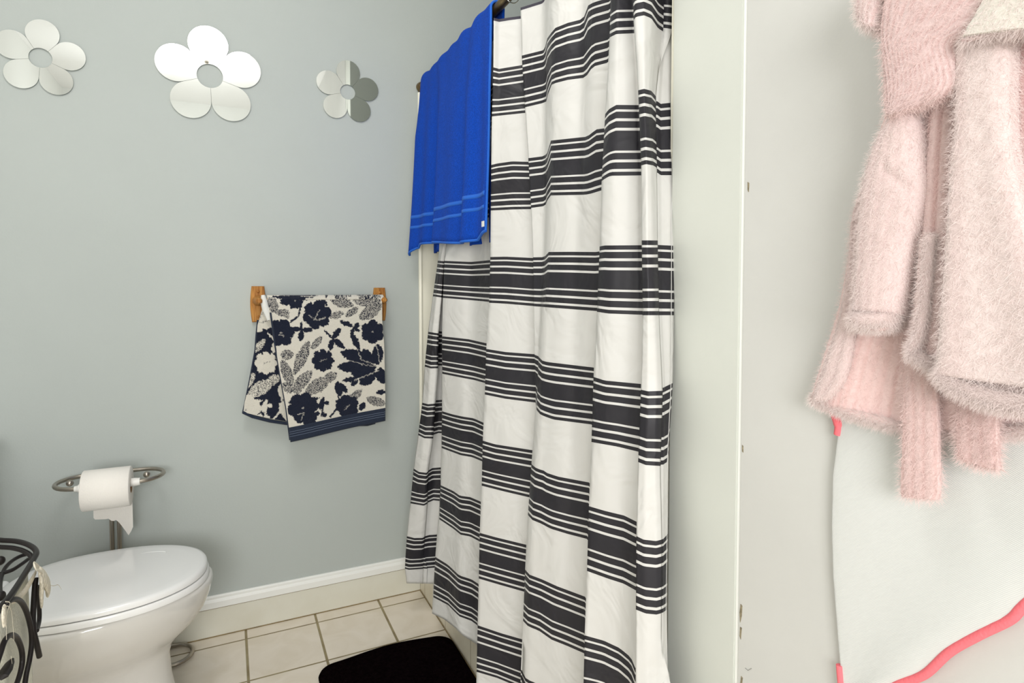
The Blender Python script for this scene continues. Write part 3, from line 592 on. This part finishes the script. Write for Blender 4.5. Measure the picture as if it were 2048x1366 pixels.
# ================================================================== TOILET PAPER STAND + ROLL
st = thing('toilet_paper_stand', (-.3, 2.13, 0), 'freestanding brushed metal toilet paper stand behind the toilet', 'toilet paper holder')
YA, YB = 2.03, 2.165
def at(px, py, Y): return onY(px, py, Y)
ZL = .602
def bystand(px, Y): d = ray(px, 950); return d.x / d.y * Y
xl = bystand(108, 2.09); xr = bystand(327, 2.09); cyl_ = (YA + YB) / 2; rad = (YB - YA) / 2
def stadium(x0, x1, z, y0=YA, y1=YB, gap=None, n=14):
    r = (y1 - y0) / 2; cy = (y0 + y1) / 2
    R_ = [V((x1 - r * 1.0 + r * sin(t), cy - r * cos(t), z)) for t in [pi * i / n for i in range(n + 1)]]
    L_ = [V((x0 + r * 1.0 - r * sin(t), cy + r * cos(t), z)) for t in [pi * i / n for i in range(n + 1)]]
    return R_, L_
R_, L_ = stadium(xl, xr, ZL)
rx0, rx1 = bystand(165, YA), bystand(262, YA)     # roll ends
pth = [V((rx1 + .02, YA, ZL))] + R_ + L_ + [V((rx0 - .006, YA, ZL))]
MB().tube(pth, .0062, 12).build('top_loop', M['nickel'], st)
for xx in (xl + .035, xr - .045): MB().sphere((xx, cyl_ , ZL), .0095, 14).build('ball_finial', M['nickel'], st)
xp1, xp2 = bystand(221, YB), bystand(236, YB)
MB().cyl((xp1, YB, .012), (xp1, YB, ZL), .0062).build('upright', M['nickel'], st)
MB().cyl((xp2, YB, .012), (xp2, YB, ZL), .0062).build('upright', M['nickel'], st)
q1 = onZ(383, 1310, .012)
R2, L2 = stadium(xl - .02, q1.x + .002, .010, 2.06, 2.175)
MB().tube(R2 + L2, .0062, 12, closed=True).build('base_loop', M['nickel'], st)
q2 = onZ(329, 1303, .012); MB().sphere((q2.x, q2.y, .012), .008, 12).build('ball_foot', M['nickel'], st)
MB().tube([(rx0 - .02, YA, ZL), (rx0 - .012, YA, ZL), (rx0 - .01, YA, ZL), (rx1 + .004, YA, ZL), (rx1 + .006, YA, ZL), (rx1 + .022, YA, ZL)], [.008, .009, .012, .012, .0125, .0105], 16).build('spring_roller', M['plast'], st)
tp = thing('toilet_paper_roll', ((rx0 + rx1) / 2, YA, ZL), 'white toilet paper roll with a torn tail on the metal stand', 'toilet paper')
RR = .057; cz = ZL - .009
v = []; f = []; n = 48
prof = [(rx0, .021), (rx0, RR - .002), (rx0 + .002, RR), (rx1 - .002, RR), (rx1, RR - .002), (rx1, .021)]
for x, r in prof: v += [V((x, YA + r * cos(2 * pi * i / n), cz + r * sin(2 * pi * i / n))) for i in range(n)]
for k in range(len(prof) - 1): f += [(k * n + i, k * n + (i + 1) % n, (k + 1) * n + (i + 1) % n, (k + 1) * n + i) for i in range(n)]
MB().add(v, f).build('paper', M['tp'], tp)
v = []; f = []
for x, r in ((rx0, .021), (rx1, .021), (rx1, .0195), (rx0, .0195)): v += [V((x, YA + r * cos(2 * pi * i / n), cz + r * sin(2 * pi * i / n))) for i in range(n)]
for k in range(4): f += [(k * n + i, k * n + (i + 1) % n, ((k + 1) % 4) * n + (i + 1) % n, ((k + 1) % 4) * n + i) for i in range(n)]
MB().add(v, f).build('cardboard_core', M['card'], tp)
YT = YA + RR - .001
out = [(187, 1036), (190, 1039), (212, 1038), (217, 1037), (222, 1041), (228, 1042), (232, 1040), (238, 1045), (244, 1053), (250, 1061), (257, 1071), (262, 1063), (266, 1054)]
v = []; k_ = len(out)
for x, y in out: v.append(onY(x, y, YT))
top = [V((p.x, YT, cz)) for p in v]; mid = [p.lerp(q, .5) for p, q in zip(v, top)]
vv = v + mid + top
for p in vv: p.y += .0015 * sin(p.x * 60) * (p.z < cz - .03)
vv[-k_ - 1].x += .0; 
o = obj('paper_tail', vv, grid_faces(3, k_), M['tp'], tp, False); so = o.modifiers.new('s', 'SOLIDIFY'); so.thickness = .0008

# ================================================================== TOILET
to = thing('toilet', (-.4, 1.81, 0), 'white toilet with its lid closed, standing against the back wall', 'toilet')
TY = 1.84
def egg(xf, xb, hw, z, n=64, p=2.25, yo=0):
    out = []; a_ = (xf - xb) / 2; cx = (xf + xb) / 2
    for i in range(n):
        t = 2 * pi * i / n; c_, s_ = cos(t), sin(t)
        x = cx + a_ * math.copysign(abs(c_) ** (2 / (p + (.6 if c_ < 0 else 0))), c_); y = hw * math.copysign(abs(s_) ** (2 / p), s_) * (1 - .06 * c_ * (c_ > 0))
        out.append(V((x, TY + yo + y, z)))
    return out
def loft_rings(name, rings, m, parent, capb=True, capt=True):
    n = len(rings[0]); v = [p for r in rings for p in r]; f = []
    for k in range(len(rings) - 1): f += [(k * n + i, k * n + (i + 1) % n, (k + 1) * n + (i + 1) % n, (k + 1) * n + i) for i in range(n)]
    if capb: f.append(tuple(range(n))[::-1])
    if capt: f.append(tuple((len(rings) - 1) * n + i for i in range(n)))
    return MB().add(v, f).build(name, m, parent)
loft_rings('bowl', [egg(-.10, -.72, .120, 0), egg(-.11, -.72, .118, .02), egg(-.145, -.71, .105, .06), egg(-.155, -.70, .100, .12), egg(-.158, -.70, .103, .18), egg(-.150, -.70, .116, .21), egg(-.125, -.69, .140, .235), egg(-.095, -.68, .160, .265), egg(-.070, -.67, .175, .30), egg(-.056, -.66, .185, .335), egg(-.050, -.655, .189, .362), egg(-.051, -.655, .188, .371), egg(-.056, -.65, .183, .375)], M['porc'], to)
loft_rings('seat', [egg(-.064, -.53, .182, .3755), egg(-.059, -.53, .1885, .378), egg(-.059, -.53, .190, .389), egg(-.063, -.53, .187, .394)], M['seat'], to)
ld = loft_rings('lid', [egg(-.067, -.535, .185, .3955), egg(-.063, -.535, .189, .398), egg(-.0635, -.535, .1892, .407), egg(-.067, -.53, .186, .4118), egg(-.075, -.525, .179, .414), egg(-.10, -.51, .158, .4145), egg(-.14, -.48, .12, .417), egg(-.21, -.42, .06, .418)], M['seat'], to)
for xx, yy in ((-.22, 1.93), (-.37, 1.90)):
    MB().tube([(xx + .05 * cos(t), yy + .022 * sin(t), .4159) for t in [2 * pi * i / 32 for i in range(32)]], .0012, 6, closed=True).build('embossed_oval', M['seat'], ld)
for yy in (-.07, .07): MB().cyl((-.535, TY + yy - .02, .40), (-.535, TY + yy + .02, .40), .012).build('hinge', M['seat'], to)
MB().box(-.80, -.60, TY - .23, TY + .23, .37, .72, .02).build('tank', M['porc'], to)
MB().box(-.81, -.59, TY - .24, TY + .24, .722, .75, .01).build('tank_lid', M['porc'], to)
MB().tube([(-.605, TY - .17, .67), (-.585, TY - .17, .67), (-.58, TY - .10, .665)], .006, 8).build('flush_lever', M['chrome'], to)

# ================================================================== BATH MAT
bmz = thing('bath_mat', (.43, 1.6, 0), 'black plush bath mat lying on the tiles beside the tub', 'bath mat')
pts = []
cor = [((.222, 1.30), -1, -1), ((.645, 1.30), 1, -1), ((.648, 1.855), 1, 1), ((.227, 1.862), -1, 1)]
def matring(ins, z, r=.05):
    out = []
    for (cx, cy), sx, sy in cor:
        cx -= sx * r; cy -= sy * r; a0 = math.atan2(sy, sx)
        for i in range(9): t = a0 - pi / 4 + (pi / 2) * i / 8; out.append(V((cx + (r - ins) * cos(t), cy + (r - ins) * sin(t), z)))
    o2 = []
    for i, p in enumerate(out):
        q = out[(i + 1) % len(out)]; n_ = 12 if (q - p).length > .1 else 1
        for k in range(n_): s = p.lerp(q, k / n_); o2.append(s)
    for p in o2:
        if p.y > 1.7: p.y += .012 * sin((p.x - .2) * 14 + 4.2)
    return o2
rg = [matring(0, .001), matring(-.002, .008), matring(.002, .016), matring(.01, .020), matring(.03, .021)]
loft_rings('pile', rg, M['mat_'], bmz)

# ================================================================== WIRE BASKET
ZB = .66
SX = onZ(72, 1112, ZB).x
bk_ = thing('wire_basket', (SX - .22, 1.3, 0), 'black wrought iron scroll basket with cream cloth liner beside the toilet', 'basket')
def zp(zx, zy): return zx / 4.465, 1060 + zy / 4.465
def sp_(zx, zy, dx=0): x, y = zp(zx, zy); return onX(x, y, SX + dx)
def tp_(zx, zy, z=ZB): x, y = zp(zx, zy); return onZ(x, y, z)
vis = [tp_(-60, 92), tp_(40, 93), tp_(140, 100), tp_(230, 122), tp_(300, 160), tp_(325, 205), tp_(300, 262), tp_(200, 425), tp_(100, 575), tp_(0, 690)]
cxb = SX - .2
near_ = [V((SX - .005, vis[-1].y - .03, ZB)), V((SX - .04, vis[-1].y - .09, ZB)), V((SX - .2, vis[-1].y - .12, ZB)), V((SX - .36, vis[-1].y - .08, ZB)), V((SX - .40, 1.28, ZB)), V((SX - .36, 1.44, ZB))]
near_ += [near_[-1].lerp(vis[0], .5) + V((0, .012, 0)), near_[-1].lerp(vis[0], .85) + V((0, .006, 0))]
ringp = spline(vis + near_, 6, closed=True)
MB().tube(ringp, .0048, 12, closed=True).build('top_ring', M['iron'], bk_)
r2 = [V((p.x + (cxb - p.x) * .028, p.y + (1.3 - p.y) * .028, ZB - .011)) for p in ringp]
MB().tube(r2, .0045, 12, closed=True).build('top_ring', M['iron'], bk_)
def scroll(pts, r, name='scroll'): return MB().tube(spline(pts, 7), r, 10).build(name, M['iron'], bk_)
scroll([sp_(30, 720, .004), sp_(70, 650, .004), sp_(130, 618, .006), sp_(190, 645, .006), sp_(240, 740, .006), sp_(275, 880, .006), sp_(283, 1010, .006), sp_(265, 1150, .006), sp_(235, 1290, .006), sp_(215, 1420, .006)], .0042)
scroll([sp_(-40, 1230, .006), sp_(0, 1110, .006), sp_(45, 985, .006), sp_(100, 938, .006), sp_(150, 965, .006), sp_(190, 1060, .006), sp_(200, 1160, .006), sp_(185, 1260, .006), sp_(150, 1370, .006), sp_(110, 1450, .006)], .0042)
MB().tube([sp_(110, 1150, .007), sp_(85, 1190, .008), sp_(50, 1260, .008), sp_(20, 1310, .008), sp_(5, 1335, .006)], [.0025, .0065, .009, .0085, .003], 12, flat=.5).build('iron_leaf', M['iron'], bk_)
scroll([sp_(318, 430, .002), sp_(303, 620, .004), sp_(295, 780, .006), sp_(300, 900, .008), sp_(325, 1010, .010), sp_(352, 1130, .010)], .0046)
scroll([sp_(335, 500, -.01), sp_(348, 660, -.01), sp_(350, 800, -.01), sp_(328, 900, -.004)], .004)
bz = lambda zx, zy: tp_(zx, zy, ZB - .03)
scroll([bz(245, 215), bz(180, 235), bz(110, 275), bz(50, 335), bz(15, 410), bz(0, 500), bz(5, 590)], .0036)
scroll([bz(250, 262), bz(200, 300), bz(120, 352), bz(50, 378), bz(-40, 405)], .0036)
for q in ((0, 275), (-2, 590)): p = bz(*q); MB().sphere(p, .009, 12).build('ball', M['iron'], bk_)
for p in (V((SX - .37, 1.2, 0)), V((SX - .3, 1.12, 0)), V((SX - .06, 1.14, 0))): MB().cyl((p.x, p.y, 0), (p.x + .01, p.y, ZB - .01), .0045).build('leg', M['iron'], bk_)
MB().tube([V((p.x + (cxb - p.x) * .12, p.y + (1.27 - p.y) * .12, .006)) for p in ringp], .0048, 10, closed=True).build('foot_ring', M['iron'], bk_)
ln = thing('cloth_liner', (SX - .2, 1.3, .3), 'cream cloth liner tied inside the black iron basket', 'basket liner')
lp_ = ringp[28:78]; n = len(lp_); v = []; lv = [(.02, ZB - .014), (.028, ZB - .035), (.03, ZB - .07), (.032, ZB - .2), (.035, ZB - .4), (.06, .08), (.08, .03)]
for s, z in lv:
    for i, p in enumerate(lp_):
        wv = .004 * sin(i * .55 + z * 5) if z < ZB - .05 else 0
        v.append(V((p.x + (cxb - p.x) * (s + .03) + wv, p.y + (1.28 - p.y) * (s + .035), z - (.012 * (.5 + .5 * sin(i * .8)) if z > ZB - .03 else 0))))
f = grid_faces(len(lv), n)
o = MB().add(v, f).build('cloth', M['liner'], ln); so = o.modifiers.new('s', 'SOLIDIFY'); so.thickness = .0015
def rib(pts, r, name='ribbon_tie'): return MB().tube(spline(pts, 6), r, 10, flat=.35, upv=(1, .2, 0)).build(name, M['ribbon'], ln)
rib([sp_(345, 330, .012), sp_(305, 300, .014), sp_(320, 345, .018), sp_(365, 370, .016)], [.004] * 19)
def leafrib(pts, rr_): P_ = spline(pts, 6); n_ = len(P_); return MB().tube(P_, [rr_[0] + (rr_[1] - rr_[0]) * sin(pi * min(1, i / (n_ - 1) * .8 + .1)) for i in range(n_)], 12, flat=.3, upv=(1, .2, 0)).build('ribbon_tie', M['ribbon'], ln)
leafrib([sp_(355, 360, .012), sp_(390, 430, .014), sp_(425, 500, .012), sp_(425, 580, .010)], (.005, .018))
leafrib([sp_(350, 370, .014), sp_(372, 470, .016), sp_(370, 580, .014), sp_(372, 680, .012)], (.004, .012))
rib([sp_(430, 490, .012), sp_(480, 498, .012), sp_(520, 490, .012), sp_(548, 530, .012)], .0006, 'loose_thread')
leafrib([sp_(320, 375, .002), sp_(270, 470, .004), sp_(200, 570, .004), sp_(110, 640, .004)], (.003, .007))
rib([sp_(40, 700, .010), sp_(30, 760, .012), sp_(40, 840, .012)], [.004] * 1 * 13 if False else .008)
rib([sp_(20, 690, .012), sp_(70, 680, .014), sp_(100, 720, .012), sp_(115, 850, .012), sp_(125, 990, .012)], .0008, 'loose_thread')
rib([sp_(50, 640, .012), sp_(90, 655, .014), sp_(60, 760, .012), sp_(58, 980, .012)], .0008, 'loose_thread')
rib([sp_(100, 1130, .013), sp_(112, 1230, .013)], .0008, 'loose_thread')

# ================================================================== ROBE + HOODED TOWEL ON THE DOOR
def lerp(a, b, t): return a + (b - a) * t
def rows_at(rows_, v):
    # rows: (y, xl, xr) or ((xl,yl),(xr,yr)); smooth interpolation
    t = v * (len(rows_) - 1); k = min(int(t), len(rows_) - 2); q = t - k
    def g(i): r = rows_[max(0, min(len(rows_) - 1, i))]; return r
    r0, r1, r2, r3 = g(k - 1), g(k), g(k + 1), g(k + 2); out = []
    for a_, b_, c_, d_ in zip(r0, r1, r2, r3): out.append(.5 * (2 * b_ + (c_ - a_) * q + (2 * a_ - 5 * b_ + 4 * c_ - d_) * q * q + (3 * b_ - a_ - 3 * c_ + d_) * q ** 3))
    return out
def garment(name, rows_, X, th, m, parent, nu=60, nv=80, disp=None, fuzz=.0005, fs=150, bow=0, col=None, ends=.12, pw=.55, back=.35):
    """closed padded cloth piece: rows (xl, yl, xr, yr) in order from top to hem"""
    v = []; cl = []; ring = []
    for j in range(nu): ring.append(2 * pi * j / nu)
    for i in range(nv + 1):
        s = i / nv; xl_, yl_, xr_, yr_ = rows_at(rows_, s)
        A_ = onX(xl_, yl_, X); B_ = onX(xr_, yr_, X); bz_ = (A_.z + B_.z) / 2; bd = (onX((xl_ + xr_) / 2, (yl_ + yr_) / 2 + bow, X).z - onX((xl_ + xr_) / 2, (yl_ + yr_) / 2, X).z) if bow else 0; e = min(1, min(s, 1 - s) / ends) if ends else 1; e = (1 - (1 - e) ** 2) ** .5
        e = max(e, .05)
        for a_ in ring:
            cu = -cos(a_); u = (cu + 1) / 2; h_ = abs(sin(a_)) ** pw * (1 if sin(a_) >= 0 else -back)
            p = A_.lerp(B_, u); p.z += bd * sin(pi * u) ** .8 * s ** 5; d = th * h_ * e
            if disp and sin(a_) > -.2: d += disp(u, s)
            nz = noise.noise(V((p.y, p.z, p.x)) * fs) * fuzz * .6 + noise.noise(V((p.y, p.z, p.x)) * fs * 2.7) * fuzz * .6
            p = V((X - d - nz * (1 if sin(a_) >= 0 else -1), p.y + nz * .7 * (1 if cu < 0 else -1) * abs(cu) ** 4 * 1.0, p.z + (noise.noise(V((p.y, s * 3, 1)) * fs * 1.3) * fuzz if s > .985 else 0)))
            v.append(p)
            if col: cl.append(col(u, s, p))
    n = nu; f = []
    for i in range(nv): f += [(i * n + j, i * n + (j + 1) % n, (i + 1) * n + (j + 1) % n, (i + 1) * n + j) for j in range(n)]
    f.append(tuple(range(n))[::-1]); f.append(tuple(nv * n + j for j in range(n)))
    return obj(name, v, f, m, parent, cols=cl or None)
def R(*a): return [(r[1], r[0], r[2], r[0]) if len(r) == 3 else r for r in a]
def fur(o, length=.0035, count=9000, m=None, rad=.00009):
    ps_m = o.modifiers.new('pile', 'PARTICLE_SYSTEM'); ps = ps_m.particle_system.settings
    ps.type = 'HAIR'; ps.count = int(count * 1.2); ps.hair_length = length * .5; ps.hair_step = 2; ps.render_step = 2; ps.display_step = 2
    ps.use_advanced_hair = True; ps.emit_from = 'FACE'; ps.use_emit_random = True; ps.distribution = 'RAND'
    ps.factor_random = .003; ps.length_random = .4; ps.object_align_factor[2] = -.0008
    ps.radius_scale = 1; ps.root_radius = rad * 2; ps.tip_radius = rad * .6; ps.child_type = 'NONE'
    ps.brownian_factor = 0
    if m is None: m = M['fibre']
    o.data.materials.append(m); ps.material = len(o.data.materials)
PB = (0.643, 0.437, 0.432); PL = (.68, .545, .53)
def rib_col(freq, c0=PB, c1=(0.613, 0.383, 0.380), jit=.03, skew=0, amt=1.0):
    def g(u, s, p):
        k = .5 + .5 * sin(2 * pi * (u * freq + skew * s)); k = k ** 3 * amt
        q = 1 + jit * noise.noise(V((p.y, p.z, 0)) * 120); return tuple((c0[i] * (1 - k) + c1[i] * k) * q for i in range(3))
    return g
def rib_disp(freq, amp=.0012, skew=0, extra=None):
    return lambda u, s: -amp * (.5 + .5 * sin(2 * pi * (u * freq + skew * s))) ** 3 + (extra(u, s) if extra else 0)
M['fibre'] = mat('pink_fibre', (.88, .77, .745), .9, spec=.1)
M['fibre2'] = mat('rose_fibre', (.87, .69, .665), .9, spec=.1)
M['plush'] = attr_mat('plush_fleece', .95, .2, 420, .3, .003)
rob = thing('bathrobe', (DX - .03, .35, 1.0), 'pink plush hooded child bathrobe with an ear hanging on the white door', 'bathrobe')
parts = []
def gp(name, rows_, X, th, ribs, c0, c1, **k):
    fr_ = k.pop('cnt', 9000); ln_ = k.pop('hl', .003); sk = k.pop('skew', 0); amp = k.pop('amp', .0012); ex = k.pop('extra', None); jit = k.pop('jit', .03); am = k.pop('amt', 1)
    o = garment(name, rows_, X, th, M['plush'], rob, disp=rib_disp(ribs, amp, sk, ex), col=rib_col(ribs, c0, c1, jit, sk, am), **k)
    fur(o, ln_, fr_, M['fibre2'] if c0[1] / c0[0] < .80 else None); return o
DP, D2 = (.80, .60, .58), (.76, .52, .50)
def hem_tube(name, pxy, X, r, c0, parent=rob, cnt=4000, hl=.003):
    P_ = spline([onX(x, y, X) for x, y in pxy], 10); n_ = len(P_)
    mb = MB().tube(P_, [r * (1 + .08 * noise.noise(p * 90)) for p in P_], 16)
    o = obj(name, mb.v, mb.f, M['plush'], parent, cols=[tuple(c * (1 + .03 * noise.noise(V(p) * 150)) for c in c0) for p in mb.v]); fur(o, hl, cnt * 2); return o
gp('back_panel', R((190, 1796, 2300), (250, 1768, 2300), (330, 1742, 2280), (420, 1718, 2250), (520, 1700, 2220), (620, 1680, 2190), (700, 1655, 2170), (1636, 760, 2160, 775), (1626, 795, 2150, 838)),
   DX - .016, .009, 40, DP, D2, nu=170, nv=130, extra=lambda u, s: .004 * sin(u * 14) * s, cnt=36000, ends=.02, pw=.3, bow=48)
hem_tube('skirt_hem', [(1626 + 524 * u, 795 + 43 * u + 47 * sin(pi * u) ** .8) for u in [i / 14 for i in range(15)]], DX - .022, .0048, DP, cnt=9000)
gp('front_edge', R((330, 1756, 1768), (420, 1712, 1726), (520, 1701, 1719), (600, 1688, 1716), (660, 1674, 1713), (720, 1653, 1703), (760, 1640, 1692), (788, 1630, 1672), (802, 1628, 1654)), DX - .028, .008, 2, PL, (0.598, 0.470, 0.460), nu=40, nv=90, cnt=7000, ends=.08)
gp('shoulder', R((196, 1880, 1925), (1840, 215, 1925, 215), (1805, 240, 1915, 240), (1780, 270, 1905, 275), (1765, 320, 1890, 330), (1752, 380, 1865, 420), (1748, 430, 1856, 480), (1748, 500, 1850, 560)), DX - .03, .018, 9, (0.676, 0.514, 0.499), (0.642, 0.425, 0.413), nu=70, nv=70, cnt=9000, ends=.06, pw=.5)
gp('sleeve', R((1798, 236, 1846, 224), (1780, 262, 1856, 262), (1757, 308, 1862, 322), (1742, 355, 1866, 380), (1734, 400, 1858, 430), (1729, 460, 1844, 476), (1725, 520, 1833, 530), (1721, 580, 1823, 585), (1719, 628, 1812, 632)), DX - .046, .026, 5, PL, (0.676, 0.531, 0.520), nu=80, nv=110, cnt=16000, ends=.05, amp=.0006, hl=.0035, extra=lambda u, s: -.0022 * math.exp(-((s - .33 - .18 * (u - .5)) / .035) ** 2) * (u > .4) , jit=.05)
gp('cuff', R((618, 1719, 1806), (628, 1714, 1806), (640, 1713, 1804), (650, 1718, 1798), (656, 1728, 1790)), DX - .048, .028, 1, PL, PL, nu=60, nv=24, cnt=9000, ends=.5, hl=.004, amp=0, pw=.7)
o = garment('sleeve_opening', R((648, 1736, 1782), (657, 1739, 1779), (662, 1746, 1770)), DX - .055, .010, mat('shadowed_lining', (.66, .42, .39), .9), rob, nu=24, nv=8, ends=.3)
gp('front_strip', R((200, 1868, 1925), (300, 1856, 1922), (400, 1850, 1916), (500, 1843, 1912), (600, 1836, 1905), (690, 1826, 1900), (1828, 706, 1895, 728), (1836, 712, 1893, 748)), DX - .044, .013, 2.4, (0.676, 0.523, 0.504), (0.642, 0.425, 0.405), nu=50, nv=90, cnt=10000, ends=.03, pw=.5, amp=.004)
hem_tube('strip_roll', [(1862, 470), (1856, 540), (1850, 600), (1843, 650), (1832, 685), (1824, 702)], DX - .058, .0048, PL, cnt=3500)
hem_tube('strip_roll', [(1824, 702), (1845, 715), (1868, 730), (1894, 748)], DX - .056, .005, PL, cnt=2500)
gp('fleece_front', R((78, 1928, 2034), (110, 1926, 2036), (180, 1926, 2034), (260, 1924, 2036), (340, 1916, 2046), (420, 1911, 2066), (500, 1906, 2090), (600, 1899, 2130), (690, 1891, 2170), (1886, 748, 2200, 800)), DX - .058, .020, 1.4, (0.676, 0.579, 0.558), (0.667, 0.547, 0.529), nu=90, nv=110, cnt=30000, ends=.02, pw=.35, hl=.0045, amp=.001, jit=.10, extra=lambda u, s: .004 * sin(u * 7 + 1) * s)
hem_tube('fleece_hem', [(1886, 742), (1905, 762), (1935, 778), (1970, 792), (2010, 802), (2060, 806), (2150, 806)], DX - .068, .0075, (0.676, 0.571, 0.553), cnt=9000, hl=.004)
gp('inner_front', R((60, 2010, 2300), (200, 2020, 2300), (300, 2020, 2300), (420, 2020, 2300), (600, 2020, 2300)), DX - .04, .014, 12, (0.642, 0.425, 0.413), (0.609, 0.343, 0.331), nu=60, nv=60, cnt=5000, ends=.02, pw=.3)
gp('hood', R((-160, 1830, 2300), (-60, 1790, 2300), (0, 1778, 2100), (60, 1772, 1990), (90, 1773, 1930), (130, 1777, 1928), (170, 1779, 1927), (1781, 200, 1900, 196), (1784, 222, 1860, 214), (1795, 244, 1822, 228)), DX - .062, .020, 15, (0.676, 0.531, 0.520), (0.651, 0.457, 0.446), nu=100, nv=80, skew=-4.5, cnt=22000, ends=.05, pw=.45, amp=.0016)
gp('hood_ear', R((-70, 1762, 1800), (-30, 1738, 1800), (0, 1729, 1782), (20, 1726, 1778), (40, 1730, 1775), (56, 1741, 1773), (66, 1755, 1768)), DX - .056, .022, 5, (0.684, 0.555, 0.545), (0.659, 0.457, 0.446), nu=60, nv=40, skew=1.5, cnt=7000, ends=.2, hl=.004)
o = garment('hood_lining', R((-120, 2010, 2300), (-40, 1985, 2300), (1972, 0, 2300, 0), (1958, 30, 2300, 20), (1940, 62, 2200, 40), (1930, 78, 2100, 58)), DX - .078, .012, M['ivory'], rob, nu=60, nv=50, ends=.06, pw=.35, fuzz=.0012, fs=60); fur(o, .003, 9000)
hem_tube('lining_seam', [(1926, 82), (1950, 76), (1985, 66), (2030, 58), (2080, 54)], DX - .083, .0022, (0.628, 0.433, 0.424), cnt=600)
for nm, rw, X_ in (('belt_end', R((630, 1790, 1850), (700, 1802, 1868), (760, 1808, 1876), (830, 1809, 1880), (900, 1807, 1881), (960, 1805, 1882), (985, 1805, 1881), (1808, 993, 1878, 999)), DX - .034),
                   ('belt_end', R((745, 1912, 1990), (800, 1914, 1996), (850, 1916, 1998), (890, 1917, 1999), (1920, 912, 2001, 930), (1930, 920, 2003, 940)), DX - .036)):
    gp(nm, rw, X_, .006, 3.5, (0.676, 0.514, 0.496), (0.651, 0.457, 0.438), nu=44, nv=80, cnt=8000, ends=.02, pw=.3, amp=.0008)

ht = thing('hooded_towel', (DX - .01, .4, .8), 'white towel with coral pink binding hanging behind the pink robe', 'towel')
left = [(700, 1690), (780, 1684), (835, 1686), (870, 1679), (950, 1669), (1050, 1667), (1150, 1669), (1250, 1676), (1340, 1683), (1400, 1688)]
bot = [(2300, 1010), (2200, 1080), (2120, 1145), (2048, 1208), (2020, 1236), (1960, 1266), (1900, 1300), (1850, 1345), (1800, 1364), (1760, 1385), (1700, 1400)]
def xl_at(y):
    for (ya, xa), (yb, xb) in zip(left, left[1:]):
        if y <= yb: return xa + (xb - xa) * (y - ya) / (yb - ya)
    return left[-1][1]
def xr_at(y):
    if y < 1010: return 2300
    for (xa, ya), (xb, yb) in zip(bot, bot[1:]):
        if y <= yb: return xa + (xb - xa) * (y - ya) / (yb - ya)
    return 1702
rw = [(xl_at(y), y, max(xr_at(y), xl_at(y) + 4), y) for y in [700 + 700 * i / 56 for i in range(57)]]
M['twill'] = mt = mat('towel_twill', (.65, .66, .645), .95, spec=.1)
nt = mt.node_tree; tcn = nt.nodes.new('ShaderNodeTexCoord'); wv = nt.nodes.new('ShaderNodeTexWave'); wv.bands_direction = 'DIAGONAL'; wv.inputs['Scale'].default_value = 330; wv.inputs['Distortion'].default_value = 1.5
nt.links.new(tcn.outputs['Object'], wv.inputs['Vector']); bp = nt.nodes.new('ShaderNodeBump'); bp.inputs['Strength'].default_value = .25; bp.inputs['Distance'].default_value = .0006
nt.links.new(wv.outputs['Fac'], bp.inputs['Height']); nt.links.new(bp.outputs[0], nt.nodes['Principled BSDF'].inputs['Normal'])
garment('towel_body', rw, DX - .0065, .0045, M['twill'], ht, nu=90, nv=120, ends=0, pw=.25, fuzz=.0003, disp=lambda u, s: .0015 * sin(u * 6 + s * 4))
def flatband(name, pxy, X, r, m, parent): return MB().tube(spline([onX(x, y, X) for x, y in pxy], 8), r, 12, flat=.35, upv=(1, 0, 0)).build(name, m, parent)
MB().tube(spline([onX(x, y + 3, DX - .0085) for x, y in bot], 8), .0045, 12).build('coral_binding', M['coral'], ht)
MB().tube(spline([onX(x, y, DX - .0085) for x, y in [(1662, 800), (1672, 830), (1678, 850), (1676, 872)]], 6), [.006] * 13 + [.005] * 5 + [.001], 12).build('coral_binding', M['coral'], ht)
MB().tube(spline([onX(x, y, DX - .0085) for x, y in [(1679, 1330), (1682, 1366), (1686, 1400)]], 6), .004, 12).build('coral_binding', M['coral'], ht)
# ================================================================== CEILING FAN LIGHT (seen only in the mirrored flowers)
lp = thing('ceiling_light', (-.1, .0, CEIL), 'round frosted ceiling light beside a slotted vent, reflected in the mirror petal', 'ceiling light')
prof = [(.155, 0), (.16, -.02), (.15, -.045), (.11, -.075), (.06, -.092), (.015, -.098)]
rings = [[V((-.1 + r * cos(2 * pi * i / 40), .0 + r * sin(2 * pi * i / 40), CEIL - .002 + z)) for i in range(40)] for r, z in prof]
loft_rings('glass_bowl', rings, M['lamp'], lp, True, True)
MB().sphere((-.1, .0, CEIL - .108), .014, 12).build('finial', M['nickel'], lp)
vn = thing('ceiling_vent', (-.1, .28, CEIL), 'white slotted ceiling vent, reflected in the mirror petal', 'vent')
MB().box(-.27, .07, 0.22, .36, CEIL - .012, CEIL - .001, .003).build('grille', M['trim'], vn, False)
sl = MB()
for i in range(16): sl.box(-.255 + i * .0205, -.245 + i * .0205, 0.27, .31, CEIL - .0135, CEIL - .0118)
sl.build('slots', M['dark'], vn, False)
